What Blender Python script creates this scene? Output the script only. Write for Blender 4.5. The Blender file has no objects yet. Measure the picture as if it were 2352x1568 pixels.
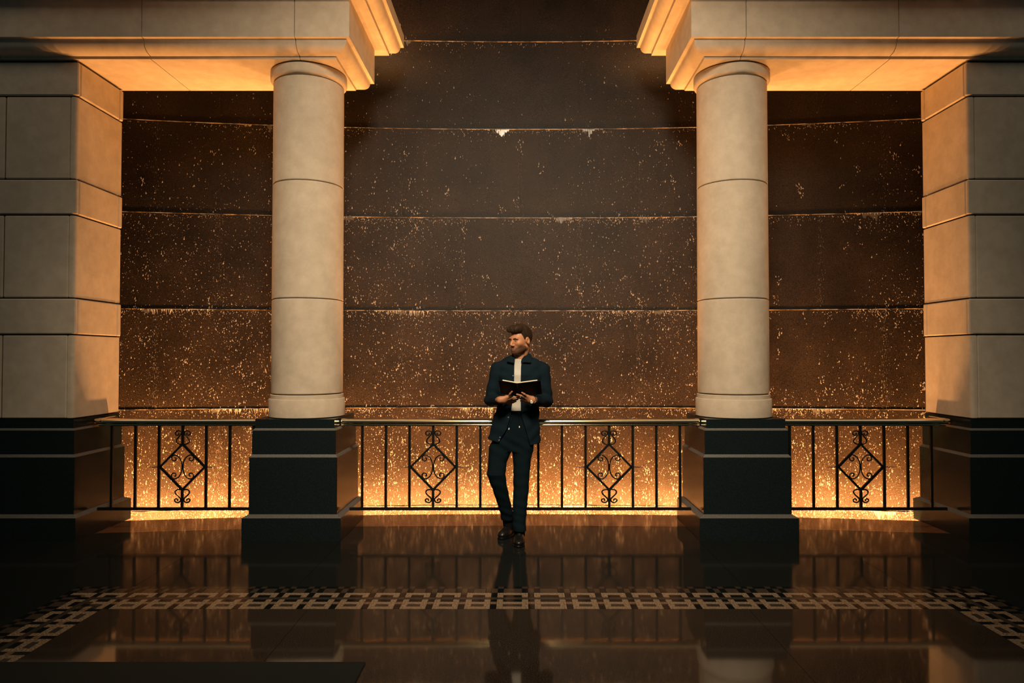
import bpy, bmesh, math, random
import numpy as np
from mathutils import Vector, Matrix
random.seed(7); rng = np.random.default_rng(7)
SC = bpy.context.scene
COL = SC.collection
PI = math.pi

# ------------------------------------------------------------------ camera, world, lights, exposure
EYE = 1.55
cam = bpy.data.cameras.new('camera'); cam.lens = 24; cam.sensor_width = 36; cam.shift_x = -19 / 2352
co = bpy.data.objects.new('camera', cam); COL.objects.link(co)
TILT = math.atan(33 / 1568)
co.location = (0, 0, EYE); co.rotation_euler = (PI / 2 + TILT, 0, 0)
SC.camera = co
SC.view_settings.view_transform = 'Standard'; SC.view_settings.look = 'None'
SC.view_settings.gamma = 1; SC.view_settings.exposure = 0.0
SC.view_settings.use_curve_mapping = False
SC.cycles.use_denoising = True
SC.cycles.sample_clamp_indirect = 4

world = bpy.data.worlds.new('world'); SC.world = world; world.use_nodes = True
bg = world.node_tree.nodes['Background']
bg.inputs[0].default_value = (0.40, 0.72, 0.80, 1); bg.inputs[1].default_value = 0.034

RW = 26.2; CY = 7.5 - RW            # the fountain wall is an arc about (0, CY)
RF = 25.43                          # the floor ends on a concentric arc


def area(name, loc, target, size, energy, color, size_y=None, spread=PI):
    l = bpy.data.lights.new(name, 'AREA'); l.energy = energy; l.color = color
    l.shape = 'RECTANGLE'; l.size = size; l.size_y = size_y or size; l.spread = spread
    o = bpy.data.objects.new(name, l); COL.objects.link(o)
    o.location = loc
    o.rotation_euler = (Vector(target) - Vector(loc)).to_track_quat('-Z', 'Y').to_euler()
    return o


WARM = (1, 0.78, 0.53)
area('hall_spot', (0, 0.6, 5.6), (0, 6.1, 1.6), 1.2, 102, WARM, spread=1.25)
area('overhead_fill_strip', (0, 3.0, 6.9), (0, 3.0, 0), 15, 84, WARM, size_y=2.2)  # unseen strip, added for highlights on rails and chamfers and soft fill
AMBER = (1, 0.43, 0.125)
AMBER_LOW = (1, 0.38, 0.10)
for k in range(15):                                   # row of lamps in the basin, just behind the floor edge
    a = (k - 7) * 0.62 / RF
    r = RF + 0.12
    x, y = r * math.sin(a), CY + r * math.cos(a)
    area('basin_uplight', (x, y, -0.32), (x, y - 0.06, 1.0), 0.10, 20, AMBER, size_y=0.05, spread=1.5)
for k in range(17):                                   # submerged lamps that wash the foot of the wall
    a = (k - 8) * 0.56 / RW
    r = RW - 0.54
    x, y = r * math.sin(a), CY + r * math.cos(a)
    area('wall_washer', (x, y, -0.42), (x * 1.01, y + 0.6, 0.20), 0.08, 44, AMBER_LOW, spread=1.7)
for sx in (-1, 1):                                    # lamps lying on top of the cornices
    area('cornice_lamp', (sx * 1.55, 6.75, 4.86), (sx * 1.25, 7.5, 5.3), 0.12, 10, AMBER)


# ------------------------------------------------------------------ helpers
def prop(o, label=None, cat=None, group=None, kind=None):
    if label: o['label'] = label
    if cat: o['category'] = cat
    if group: o['group'] = group
    if kind: o['kind'] = kind
    return o


def link(name, me, mat=None, parent=None, smooth=False):
    o = bpy.data.objects.new(name, me); COL.objects.link(o)
    if mat is not None and not me.materials:
        for m in (mat if isinstance(mat, (list, tuple)) else [mat]): me.materials.append(m)
    if smooth: me.shade_smooth()
    if parent is not None:
        o.parent = parent
        o.matrix_parent_inverse = Matrix.Translation(parent.location).inverted()
    return o


def bm_obj(name, bm, mat=None, parent=None, smooth=False):
    me = bpy.data.meshes.new(name); bm.normal_update(); bm.to_mesh(me); bm.free()
    return link(name, me, mat, parent, smooth)


def py_obj(name, v, f, mat=None, parent=None, smooth=False):
    me = bpy.data.meshes.new(name); me.from_pydata([tuple(p) for p in v], [], f); me.update()
    return link(name, me, mat, parent, smooth)


def empty(name, loc, label=None, cat=None, group=None):
    o = bpy.data.objects.new(name, None); COL.objects.link(o); o.location = loc
    o.empty_display_size = 0.1
    return prop(o, label, cat, group)


def box_bm(lo, hi, bev=0.0, seg=1):
    bm = bmesh.new()
    bmesh.ops.create_cube(bm, size=1)
    for v in bm.verts:
        for i in range(3):
            v.co[i] = lo[i] if v.co[i] < 0 else hi[i]
    if bev > 0:
        bmesh.ops.bevel(bm, geom=bm.edges[:], offset=bev, segments=seg, affect='EDGES', profile=0.5)
    return bm


def box(name, lo, hi, mat, parent=None, bev=0.0, seg=1):
    lo, hi = [min(a, b) for a, b in zip(lo, hi)], [max(a, b) for a, b in zip(lo, hi)]
    return bm_obj(name, box_bm(lo, hi, bev, seg), mat, parent)


def lathe(name, prof, c, mat, parent, n=64, cap=True):
    v, f = [], []
    for r, z in prof:
        for i in range(n):
            a = 2 * PI * i / n
            v.append((c[0] + r * math.cos(a), c[1] + r * math.sin(a), z))
    m = len(prof)
    for j in range(m - 1):
        for i in range(n):
            k = (i + 1) % n
            f.append((j * n + i, j * n + k, (j + 1) * n + k, (j + 1) * n + i))
    if cap:
        f.append(tuple(range(n))[::-1]); f.append(tuple(range((m - 1) * n, m * n)))
    me = bpy.data.meshes.new(name); me.from_pydata(v, [], f); me.update()
    o = link(name, me, mat, parent)
    me.shade_smooth()
    me.set_sharp_from_angle(angle=math.radians(30))
    return o


def rect_loft(name, prof, x0, x1, y0, y1, mat, parent, sides=(1, 1, 1, 1)):
    """stack of rectangles; prof = [(inset, z)...] from top to bottom; sides (x0, x1, y0, y1) that carry the profile"""
    v, f = [], []
    for d, z in prof:
        a = x0 + d * sides[0]; b = x1 - d * sides[1]; c = y0 + d * sides[2]; e = y1 - d * sides[3]
        v += [(a, c, z), (b, c, z), (b, e, z), (a, e, z)]
    n = len(prof)
    f.append((0, 1, 2, 3))
    for j in range(n - 1):
        for i in range(4):
            k = (i + 1) % 4
            f.append((j * 4 + i, (j + 1) * 4 + i, (j + 1) * 4 + k, j * 4 + k))
    f.append(tuple((n - 1) * 4 + i for i in (3, 2, 1, 0)))
    o = py_obj(name, v, f, mat, parent)
    bm = bmesh.new(); bm.from_mesh(o.data); bmesh.ops.recalc_face_normals(bm, faces=bm.faces[:]); bm.to_mesh(o.data); bm.free()
    o.data.shade_smooth(); o.data.set_sharp_from_angle(angle=math.radians(25))
    return o


def tube_geo(pts, rad, n=6, closed=False):
    pts = [Vector(p) for p in pts]
    v, f = [], []
    m = len(pts)
    ref = Vector((0, 1, 0))
    for i, p in enumerate(pts):
        t = (pts[min(i + 1, m - 1)] - pts[max(i - 1, 0)]).normalized()
        a = ref - t * ref.dot(t)
        if a.length < 1e-4: a = Vector((1, 0, 0)) - t * t.x
        a.normalize(); b = t.cross(a)
        r = rad[i] if isinstance(rad, (list, tuple)) else rad
        for k in range(n):
            an = 2 * PI * (k + .5) / n
            v.append(p + a * r * math.cos(an) + b * r * math.sin(an))
    for i in range(m - 1):
        for k in range(n):
            q = (k + 1) % n
            f.append((i * n + k, i * n + q, (i + 1) * n + q, (i + 1) * n + k))
    f.append(tuple(range(n))[::-1]); f.append(tuple(range((m - 1) * n, m * n)))
    return v, f


def join_geo(parts):
    v, f = [], []
    for a, b in parts:
        o = len(v); v += list(a); f += [tuple(i + o for i in q) for q in b]
    return v, f


def spline(pts, sub=5):
    P = [Vector(p) for p in pts]; out = []
    for i in range(len(P) - 1):
        p0 = P[max(i - 1, 0)]; p1 = P[i]; p2 = P[i + 1]; p3 = P[min(i + 2, len(P) - 1)]
        for s in range(sub):
            t = s / sub
            out.append(0.5 * ((2 * p1) + (p2 - p0) * t + (2 * p0 - 5 * p1 + 4 * p2 - p3) * t * t + (3 * p1 - p0 - 3 * p2 + p3) * t ** 3))
    out.append(P[-1])
    return out


# ------------------------------------------------------------------ materials
class NT:
    def __init__(s, name):
        s.m = bpy.data.materials.new(name); s.m.use_nodes = True
        s.t = s.m.node_tree; s.b = s.t.nodes['Principled BSDF']

    def n(s, kind, **kw):
        o = s.t.nodes.new(kind)
        for k, v in kw.items():
            if k in o.inputs: o.inputs[k].default_value = v
            else: setattr(o, k, v)
        return o

    def l(s, a, b): s.t.links.new(a, b)


def plain(name, col, rough=0.5, metal=0.0, spec=0.5, **kw):
    N = NT(name); b = N.b
    b.inputs['Base Color'].default_value = (*col, 1); b.inputs['Roughness'].default_value = rough
    b.inputs['Metallic'].default_value = metal; b.inputs['Specular IOR Level'].default_value = spec
    for k, v in kw.items(): b.inputs[k].default_value = v
    return N.m


def mottled(name, c0, c1, scale, rough=0.5, bump=0.0, bscale=None, spec=0.5, detail=6, lo=.35, hi=.65, bdist=.002, big=None, ior=None, rvar=0):
    N = NT(name); b = N.b
    tc = N.n('ShaderNodeTexCoord')
    nz = N.n('ShaderNodeTexNoise', Scale=scale, Detail=detail, Roughness=.65); N.l(tc.outputs['Object'], nz.inputs['Vector'])
    cr = N.n('ShaderNodeValToRGB'); e = cr.color_ramp.elements
    e[0].position = lo; e[0].color = (*c0, 1); e[1].position = hi; e[1].color = (*c1, 1)
    N.l(nz.outputs['Fac'], cr.inputs['Fac'])
    out = cr.outputs['Color']
    if big:
        n2 = N.n('ShaderNodeTexNoise', Scale=big[0], Detail=3); N.l(tc.outputs['Object'], n2.inputs['Vector'])
        mr = N.n('ShaderNodeMapRange'); mr.inputs['From Min'].default_value = .3; mr.inputs['From Max'].default_value = .7
        mr.inputs['To Min'].default_value = big[1]; mr.inputs['To Max'].default_value = big[2]
        N.l(n2.outputs['Fac'], mr.inputs['Value'])
        vm = N.n('ShaderNodeVectorMath', operation='SCALE'); N.l(out, vm.inputs[0]); N.l(mr.outputs[0], vm.inputs['Scale'])
        out = vm.outputs[0]
    N.l(out, b.inputs['Base Color'])
    b.inputs['Roughness'].default_value = rough; b.inputs['Specular IOR Level'].default_value = spec
    if ior: b.inputs['IOR'].default_value = ior
    if rvar:
        mr = N.n('ShaderNodeMapRange'); mr.inputs['To Min'].default_value = max(0, rough - rvar); mr.inputs['To Max'].default_value = rough + rvar
        N.l(nz.outputs['Fac'], mr.inputs['Value']); N.l(mr.outputs[0], b.inputs['Roughness'])
    if bump:
        n3 = N.n('ShaderNodeTexNoise', Scale=bscale or scale, Detail=4); N.l(tc.outputs['Object'], n3.inputs['Vector'])
        bp = N.n('ShaderNodeBump', Strength=bump, Distance=bdist); N.l(n3.outputs['Fac'], bp.inputs['Height'])
        N.l(bp.outputs[0], b.inputs['Normal'])
    return N.m


STONE = mottled('cream_stone', (.56, .47, .36), (.66, .56, .44), 9, rough=.75, bump=.15, bscale=220, spec=.25, big=(1.3, .9, 1.06), bdist=.001)
MORTAR = plain('dark_mortar', (.03, .026, .02), .9, spec=.1)
BLACKG = mottled('black_granite', (.007, .012, .013), (.016, .023, .024), 160, rough=.18, spec=.09, lo=.4, hi=.7, bump=.05, bscale=60)
EDGE_LIT = mottled('granite_edge_lit', (.07, .07, .065), (.15, .145, .135), 160, rough=.5, spec=.4)  # lighter grey holds the catch-light of the pedestal chamfers
BRASS = plain('polished_brass', (.92, .74, .46), .13, metal=1)
IRON = plain('black_iron', (.004, .005, .005), .45, spec=.3)
WETG = mottled('wet_granite', (.002, .0015, .0011), (.080, .055, .037), 260, rough=.36, spec=.2, lo=.46, hi=.70, bump=.45, bscale=170, bdist=.006, big=(2.2, .6, 1.25), detail=8, rvar=.1)
LEDGE = mottled('wet_ledge', (.012, .010, .008), (.26, .22, .18), 9, rough=.3, spec=.4, lo=.42, hi=.68)
FOAM = plain('white_water', (.42, .40, .38), .25, spec=.5, **{'Transmission Weight': 0.15})
TRICKLE = plain('trickling_water', (.11, .10, .09), .35, spec=.2)
FILM = plain('thin_water_film', (.075, .074, .070), .25, spec=.6)
FLOORD = mottled('polished_dark_granite', (.006, .009, .009), (.013, .014, .013), 140, rough=.10, spec=.17, ior=1.45, bump=.02, bscale=1.6, bdist=.02)
FLOORB = mottled('polished_brown_granite', (.010, .007, .005), (.080, .056, .039), 190, rough=.06, spec=.5, ior=1.65, lo=.43, hi=.66, bump=.012, bscale=1.2, bdist=.02)
FLOORR = mottled('polished_red_granite', (.09, .038, .018), (.20, .085, .042), 140, rough=.12, spec=.5, ior=1.55, bump=.02, bscale=1.6, bdist=.02)
TLIGHT = mottled('light_tile', (.07, .05, .03), (.36, .26, .17), 90, rough=.16, spec=.5, lo=.36, hi=.64)
TPINK = mottled('pink_tile', (.07, .04, .024), (.24, .14, .085), 90, rough=.16, spec=.5)
TBROWN = mottled('brown_tile', (.018, .013, .009), (.075, .053, .036), 90, rough=.16, spec=.5)
TGREY = mottled('dim_tile', (.02, .016, .012), (.055, .04, .03), 130, rough=.15, spec=.5)
TDARK = plain('black_tile', (.004, .005, .005), .12)
MATM = mottled('dark_mat', (.004, .008, .009), (.012, .017, .018), 300, rough=.7, spec=.2)

# ------------------------------------------------------------------ setting: floor
floor = prop(box('floor', (-7, -3, -0.06), (7, 6.30, -0.012), MORTAR), kind='structure')
IXL, IXR, IY = -2.565, 2.665, 4.218       # inner corner of the tile border
CE = 0.0404
BW = 10 * CE


def arc_y(x, r): return CY + math.sqrt(r * r - x * x)


def slab(x0, x1, y0, y1, mat, r0=None, r1=None, g=.0012):
    """floor slab; its near / far edge follows an arc of radius r0 / r1 where one is given"""
    x0 += g; x1 -= g
    if r1 is None:
        return box('slab', (x0, y0 + g, -.03), (x1, y1 - g, 0), mat, floor)
    n = 6
    xs = [x0 + (x1 - x0) * i / n for i in range(n + 1)]
    near = [(x, arc_y(x, r0) + g) for x in xs] if r0 else [(x0, y0 + g), (x1, y0 + g)]
    bot = near + [(x, arc_y(x, r1) - (g if r1 < RF else 0)) for x in reversed(xs)]
    m = len(bot)
    v = [(x, y, 0) for x, y in bot] + [(x, y, -.04) for x, y in bot]
    f = [tuple(range(m)), tuple(range(2 * m - 1, m - 1, -1))] + [(i, m + i, m + (i + 1) % m, (i + 1) % m) for i in range(m)]
    return py_obj('slab', v, f, mat, floor)


XS = [-6.5, -5.0, -3.72, -2.6, -1.5, 0, 1.5, 2.6, 3.72, 5.0, 6.5]
YT = IY + BW
for a, b in zip(XS[:-1], XS[1:]):
    slab(a, b, YT, 5.5, FLOORD)
    slab(a, b, 5.5, 0, FLOORD, r1=RF - .45)
    slab(a, b, 0, 0, FLOORR, r0=RF - .45, r1=RF)
for (a, b) in ((-6.5, -4.6), (-4.6, IXL - BW), (IXR + BW, 4.7), (4.7, 6.5)):
    for (c, d) in ((-2.8, 0), (0, 1.5), (1.5, 3.1), (3.1, YT)):
        slab(a, b, c, d, FLOORD)
for a, b in zip([IXL, -1.3, 0.05, 1.4], [-1.3, 0.05, 1.4, IXR]):
    for (c, d) in ((-2.8, 0), (0, 1.4), (1.4, 2.8), (2.8, IY)):
        slab(a, b, c, d, FLOORB)

# tile border: one module is 5 cells long (1 gap + 4 ring), 10 cells deep
MOD = [(0, 0, 1, 1, 'D'), (1, 0, 4, 1, 'L'),
       (0, 1, 1, 1, 'D'), (1, 1, 1, 1, 'L'), (2, 1, 2, 1, 'G'), (4, 1, 1, 1, 'L'),
       (0, 2, 1, 1, 'P'), (1, 2, 4, 1, 'L'),
       (0, 3, 1, 1, 'D'), (1, 3, 1, 1, 'L'), (2, 3, 2, 1, 'D'), (4, 3, 1, 1, 'L'),
       (0, 4, 1, 1, 'G'), (1, 4, 1, 1, 'B'), (2, 4, 2, 1, 'G'), (4, 4, 1, 1, 'B'),
       (0, 5, 1, 1, 'D'), (1, 5, 1, 1, 'L'), (2, 5, 2, 1, 'D'), (4, 5, 1, 1, 'L'),
       (0, 6, 1, 1, 'D'), (1, 6, 4, 1, 'L'),
       (0, 7, 1, 2, 'B'), (1, 7, 1, 2, 'D'), (2, 7, 2, 2, 'B'), (4, 7, 1, 2, 'D'),
       (0, 9, 1, 1, 'D'), (1, 9, 1, 1, 'G'), (2, 9, 2, 1, 'D'), (4, 9, 1, 1, 'G')]
TM = {'D': TDARK, 'L': TLIGHT, 'G': TGREY, 'P': TPINK, 'B': TBROWN}
tiles = []                               # (x0, x1, y0, y1, colour)
span = IXR - IXL
# front run: modules laid from both inner corners towards two longer modules in the middle
nside = 12
lens = [5] * nside + [6, 6] + [5] * nside
cw = (span - 5 * CE * 0) / sum(lens)
xa = IXL
starts = []
for ln in lens:
    starts.append((xa, ln)); xa += ln * cw
for (xs, ln) in starts + [(IXL - 5 * cw, 5), (IXL - 10 * cw, 5), (IXR, 5), (IXR + 5 * cw, 5)]:
    ext = ln - 5
    for (a, k, w, h, c) in MOD:
        a0, w0 = a, w
        if ext and a <= 3 < a + w or (ext and a == 2 and w == 2): w0 = w + ext
        elif ext and a >= 3: a0 = a + ext
        x0, x1 = xs + a0 * cw, xs + (a0 + w0) * cw
        y0, y1 = IY + k * CE, IY + (k + h) * CE
        kx = max((IXL - x1), (x0 - IXR)) / CE      # how far outside the inner width
        if kx > k + .2: continue
        tiles.append((x0, x1, y0, y1, c))
for side in (-1, 1):
    for mI in range(-2, 12):
        for (a, k, w, h, c) in MOD:
            t0 = (mI * 5 + a - 0) * CE; t1 = t0 + w * CE
            ky = -t0 / CE
            if ky > k + .8: continue
            y1, y0 = IY - t0, IY - t1
            if y0 < 2.6: continue
            if side < 0: x1, x0 = IXL - k * CE, IXL - (k + h) * CE
            else: x0, x1 = IXR + k * CE, IXR + (k + h) * CE
            if y0 >= IY - 1e-6 and (ky - 1 > k - .2): continue
            tiles.append((x0, x1, y0, y1, c))
tiles.sort(key=lambda t: -(t[1] - t[0]) * (t[3] - t[2]) / ((t[2] ** 2 + t[0] ** 2 * .3) ** 1.5) * (1 if abs(t[0] / t[2]) < .76 else .01))
TG = .0009
cache = {}
rest = {}
for i, (x0, x1, y0, y1, c) in enumerate(tiles):
    w, h = x1 - x0 - 2 * TG, y1 - y0 - 2 * TG
    if i < 300:
        key = (round(w, 4), round(h, 4), c)
        if key not in cache:
            bm = box_bm((-w / 2, -h / 2, -.012), (w / 2, h / 2, .0004))
            me = bpy.data.meshes.new('tile'); bm.to_mesh(me); bm.free(); me.materials.append(TM[c]); cache[key] = me
        o = bpy.data.objects.new('tile', cache[key]); COL.objects.link(o); o.parent = floor
        o.location = ((x0 + x1) / 2, (y0 + y1) / 2, 0)
    else:
        rest.setdefault(c, []).append((x0 + TG, x1 - TG, y0 + TG, y1 - TG))
v, f, mi = [], [], []
order = list(TM)
for c, lst in rest.items():
    for (x0, x1, y0, y1) in lst:
        o = len(v)
        v += [(x0, y0, .0004), (x1, y0, .0004), (x1, y1, .0004), (x0, y1, .0004), (x0, y0, -.012), (x1, y0, -.012), (x1, y1, -.012), (x0, y1, -.012)]
        for q in ((0, 1, 2, 3), (0, 4, 5, 1), (1, 5, 6, 2), (2, 6, 7, 3), (3, 7, 4, 0)):
            f.append(tuple(o + j for j in q)); mi.append(order.index(c))
o = py_obj('small_tiles', v, f, [TM[c] for c in order], floor)
for p, m_ in zip(o.data.polygons, mi): p.material_index = m_
o['kind'] = 'stuff'


# ------------------------------------------------------------------ setting: fountain wall and basin
def arc_block(name, x0, x1, z0, z1, r0, r1, mat, parent, seg=3, bev=0.006):
    """a block bent to the arc: inner face r0 (towards the room), back r1, with a small chamfer round the face"""
    a0, a1 = x0 / RW, x1 / RW
    v, f = [], []
    for i in range(seg + 1):
        t = i / seg
        a = a0 + (a1 - a0) * t
        aa = a0 + bev / RW + (a1 - a0 - 2 * bev / RW) * t
        s, c = math.sin(a), math.cos(a); s2, c2 = math.sin(aa), math.cos(aa)
        v += [(r1 * s, CY + r1 * c, z0), ((r0 + bev) * s, CY + (r0 + bev) * c, z0), (r0 * s2, CY + r0 * c2, z0 + bev),
              (r0 * s2, CY + r0 * c2, z1 - bev), ((r0 + bev) * s, CY + (r0 + bev) * c, z1), (r1 * s, CY + r1 * c, z1)]
    for i in range(seg):
        for k in range(6):
            q = (k + 1) % 6
            f.append((i * 6 + k, i * 6 + q, (i + 1) * 6 + q, (i + 1) * 6 + k))
    f.append(tuple(range(6))[::-1]); f.append(tuple(seg * 6 + i for i in range(6)))
    return py_obj(name, v, f, mat, parent)


def arc_backing(name, r0, r1, z0, z1, half, mat, n=32):
    v, f = [], []
    for i in range(n + 1):
        a = -half + 2 * half * i / n
        s, c = math.sin(a), math.cos(a)
        v += [(r0 * s, CY + r0 * c, z0), (r0 * s, CY + r0 * c, z1), (r1 * s, CY + r1 * c, z1), (r1 * s, CY + r1 * c, z0)]
    for i in range(n):
        for k in range(4):
            q = (k + 1) % 4
            f.append((i * 4 + k, (i + 1) * 4 + k, (i + 1) * 4 + q, i * 4 + q))
    f.append((0, 1, 2, 3)); f.append(tuple(n * 4 + k for k in (3, 2, 1, 0)))
    return py_obj(name, v, f, mat)


HALF = 6.6 / RW
wall = prop(arc_backing('wall_back', RW + .05, RW + .3, -1.2, 7.0, HALF, MORTAR), kind='structure')
ROWS = [-1.15, -.082, .987, 2.048, 3.072, 4.054, 5.031, 6.05]
PW = 1.292
for ri in range(len(ROWS) - 1):
    off = 0 if ri % 2 == 0 else .5
    # rows with a joint at the axis: .987-2.048, 3.07-4.05, above 5.03
    for k in range(-5, 6):
        x0 = (k + off) * PW; x1 = x0 + PW
        if x1 > 6.5 or x0 < -6.5: continue
        dr = random.uniform(-.0015, .0015)
        arc_block('panel', x0, x1, ROWS[ri] + .002, ROWS[ri + 1] - .002, RW + dr, RW + .05, WETG, wall, bev=.0006)
for z in ROWS[1:-1]:                                  # the thin lip at each course joint
    v, f = [], []
    n = 48
    prof = [(.02, .008), (-.004, .006), (-.010, .001), (-.010, -.005), (-.003, -.010), (.02, -.010)]
    for i in range(n + 1):
        a = -HALF + 2 * HALF * i / n
        for (dr, dz) in prof:
            v.append(((RW + dr) * math.sin(a), CY + (RW + dr) * math.cos(a), z + dz * .6))
    m = len(prof)
    for i in range(n):
        for k in range(m):
            q = (k + 1) % m
            f.append((i * m + k, i * m + q, (i + 1) * m + q, (i + 1) * m + k))
    py_obj('ledge', v, f, LEDGE, wall)
prop(arc_backing('trim_1', RF - .25, RF, -1.2, -.042, HALF, BLACKG), kind='structure')      # retaining wall under the floor edge
b = prop(arc_backing('basin_floor', RF - .1, RW + .1, -1.3, -1.2, HALF, BLACKG), kind='structure')


# ------------------------------------------------------------------ water on the wall
def on_wall(x, z, out):
    a = x / RW
    r = RW - .002 - out
    return (r * math.sin(a), CY + r * math.cos(a), z)


def drop_geo(x, z, w, h, th, lean=0.0):
    """a teardrop that clings to the wall: narrow tail above, fat end below"""
    v = [on_wall(x + lean * h, z + h, .0), on_wall(x - w * .5, z + h * .25, .0), on_wall(x + w * .5, z + h * .25, .0),
         on_wall(x, z + h * .3, th), on_wall(x - w * .32, z, 0), on_wall(x + w * .32, z, 0), on_wall(x, z - h * .02, th * .75)]
    f = [(0, 1, 3), (0, 3, 2), (1, 4, 6), (1, 6, 3), (3, 6, 5), (3, 5, 2), (4, 5, 6)]
    return v, f


geo = []
N_DROPS = 30000
while len(geo) < N_DROPS:
    x = random.uniform(-5.2, 5.2)
    u = random.random() ** 1.75
    z = -.2 + u * 5.4
    # splashes gather in patches; thinner in the middle of the upper courses
    cl = .5 + .5 * math.sin(x * 3.1 + 1.7 * math.sin(z * 2.3 + x)) * math.sin(z * 2.9 + 1.3 * math.sin(x * 2.1))
    mid = math.exp(-(x / .8) ** 2) * (z > 1.9) * .65
    rb = math.exp(-((x - 3.0) / .75) ** 2) * (z > 1.2) * .85
    if random.random() > (.35 + .65 * cl - mid - rb) * (1 - .72 * min(1, max(0, (z - 2.3) / 1.9))): continue
    s = random.lognormvariate(0, .5)
    w = min(.015, .0046 * s); h = w * random.uniform(1.2, 2.3)
    geo.append(drop_geo(x, z, w, h, w * .55, random.uniform(-.15, .15)))
for _ in range(330):                                   # longer runs and small sheets of splash
    x = random.uniform(-4.8, 4.8); z = -.1 + random.random() ** 1.6 * 4.0
    cx, cz = x, z
    for k in range(random.randint(4, 10)):
        w = random.uniform(.004, .012); h = w * random.uniform(1.2, 3.2)
        geo.append(drop_geo(cx + random.gauss(0, .02), cz + random.gauss(0, .035), w, h, w * .5, random.uniform(-.4, .4)))
v, f = join_geo(geo)
water = prop(py_obj('falling_water', v, f, FOAM), 'orange-lit water drops splashing down the dark granite fountain wall', 'water', kind='stuff')

for ri, z in enumerate(ROWS[1:-1]):                    # fringe of water hanging below every joint
    geo = []; film = []
    dens = [1.0, 1.0, .9, .75, .5, .35][ri]
    x = -5.0
    while x < 5.0:
        n1 = math.sin(x * 2.3 + ri * 1.9) + math.sin(x * 5.1 + ri * 4.2) * .7 + math.sin(x * 11.7 + ri) * .4
        ln = .004 + min(1.3, max(0, n1)) ** 1.5 * (.024 if ri < 3 else .013) * random.uniform(.3, 1.6)
        if random.random() < dens * (.75 if n1 > -.3 else .3):
            w = random.uniform(.003, .010)
            lean = random.uniform(-.3, .3)
            v = [on_wall(x - w, z - .004, .004), on_wall(x + w, z - .004, .004), on_wall(x, z - .004, .009),
                 on_wall(x + lean * ln - w * .25, z - ln, .001), on_wall(x + lean * ln + w * .25, z - ln, .001), on_wall(x + lean * ln, z - ln - .003, .008)]
            geo.append((v, [(0, 3, 5, 2), (2, 5, 4, 1), (3, 4, 5)]))
        if n1 > .8 and random.random() < .16:
            # a ragged patch of thin water, narrower towards its foot
            W = random.uniform(.02, .07); L = random.uniform(.03, .10); n = 9
            top = [(x - W + 2 * W * i / n, z - .006) for i in range(n + 1)]
            bot = [(x - W * .8 + 1.6 * W * i / n, z - L * random.uniform(.3, 1.1) * (.35 + .65 * math.sin(PI * (i + .5) / (n + 1)))) for i in range(n + 1)]
            vv = [on_wall(a, b_, .004) for a, b_ in top] + [on_wall(a, b_, .003) for a, b_ in bot]
            film.append((vv, [(i, n + 1 + i, n + 2 + i, i + 1) for i in range(n)]))
        x += random.uniform(.010, .028)
    for _ in range(int(1500 * dens)):
        x = random.uniform(-5, 5)
        n1 = math.sin(x * 2.3 + ri * 1.9) + math.sin(x * 5.1 + ri * 4.2) * .7 + math.sin(x * 11.7 + ri) * .4
        if n1 < random.uniform(-1.6, .6): continue
        w = random.uniform(.003, .008); h = w * random.uniform(1.2, 3)
        geo.append(drop_geo(x, z - .012 - h - random.expovariate(1 / (.018 + .02 * max(0, n1))), w, h, w * .5, random.uniform(-.5, .5)))
    v, f = join_geo(geo)
    o = py_obj('drip_fringe', v, f, FOAM, water); o['kind'] = 'stuff'
    if film:
        v, f = join_geo(film)
        o = py_obj('water_film', v, f, FILM, water); o['kind'] = 'stuff'
geo = []
for ri in range(1, 6):                                  # faint trickles out of the upright joints
    off = 0 if ri % 2 == 0 else .5
    for k in range(-4, 5):
        xj = (k + off) * PW
        if abs(xj) > 4.6: continue
        z0, z1 = ROWS[ri], ROWS[ri + 1]
        for _ in range(int(260 * (1 - ri * .18))):
            z = z0 + (z1 - z0) * random.random() ** 1.4
            sp = .008 + .018 * (1 - (z - z0) / (z1 - z0))
            w = random.uniform(.003, .006)
            geo.append(drop_geo(xj + random.gauss(0, sp * 1.5), z, w, w * random.uniform(2, 5), w * .4))
v, f = join_geo(geo)
o = py_obj('joint_trickle', v, f, TRICKLE, water); o['kind'] = 'stuff'


# ------------------------------------------------------------------ pedestals, columns, piers, beams
def pedestal_profile(h):
    """(half width offset from the base, z) from top to bottom, one list per course"""
    return [('cap_course', [(.078, 1.013), (.078, .937)]),
            ('upper_course', [(.078, .937), (.061, .918), (.061, .718)]),
            ('dado', [(.061, .718), (.043, .693), (.043, .217)]),
            ('base_course', [(.043, .217), (0, .192), (0, 0.0)])]


def build_pedestal(x0, x1, y0, y1, label, sides, group=None, name='pedestal'):
    t = empty(name, ((x0 + x1) / 2, (y0 + y1) / 2, 0), label, 'pedestal', group)
    for nm, pr in pedestal_profile(1):
        g = .0015
        pr = [(pr[0][0], pr[0][1] - g)] + pr[1:]
        o = rect_loft(nm, pr, x0, x1, y0, y1, [BLACKG, EDGE_LIT], t, sides)
        for p in o.data.polygons:                          # sloping edges: light caught from above is put into a lighter grey
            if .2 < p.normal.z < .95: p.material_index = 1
    return t


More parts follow.
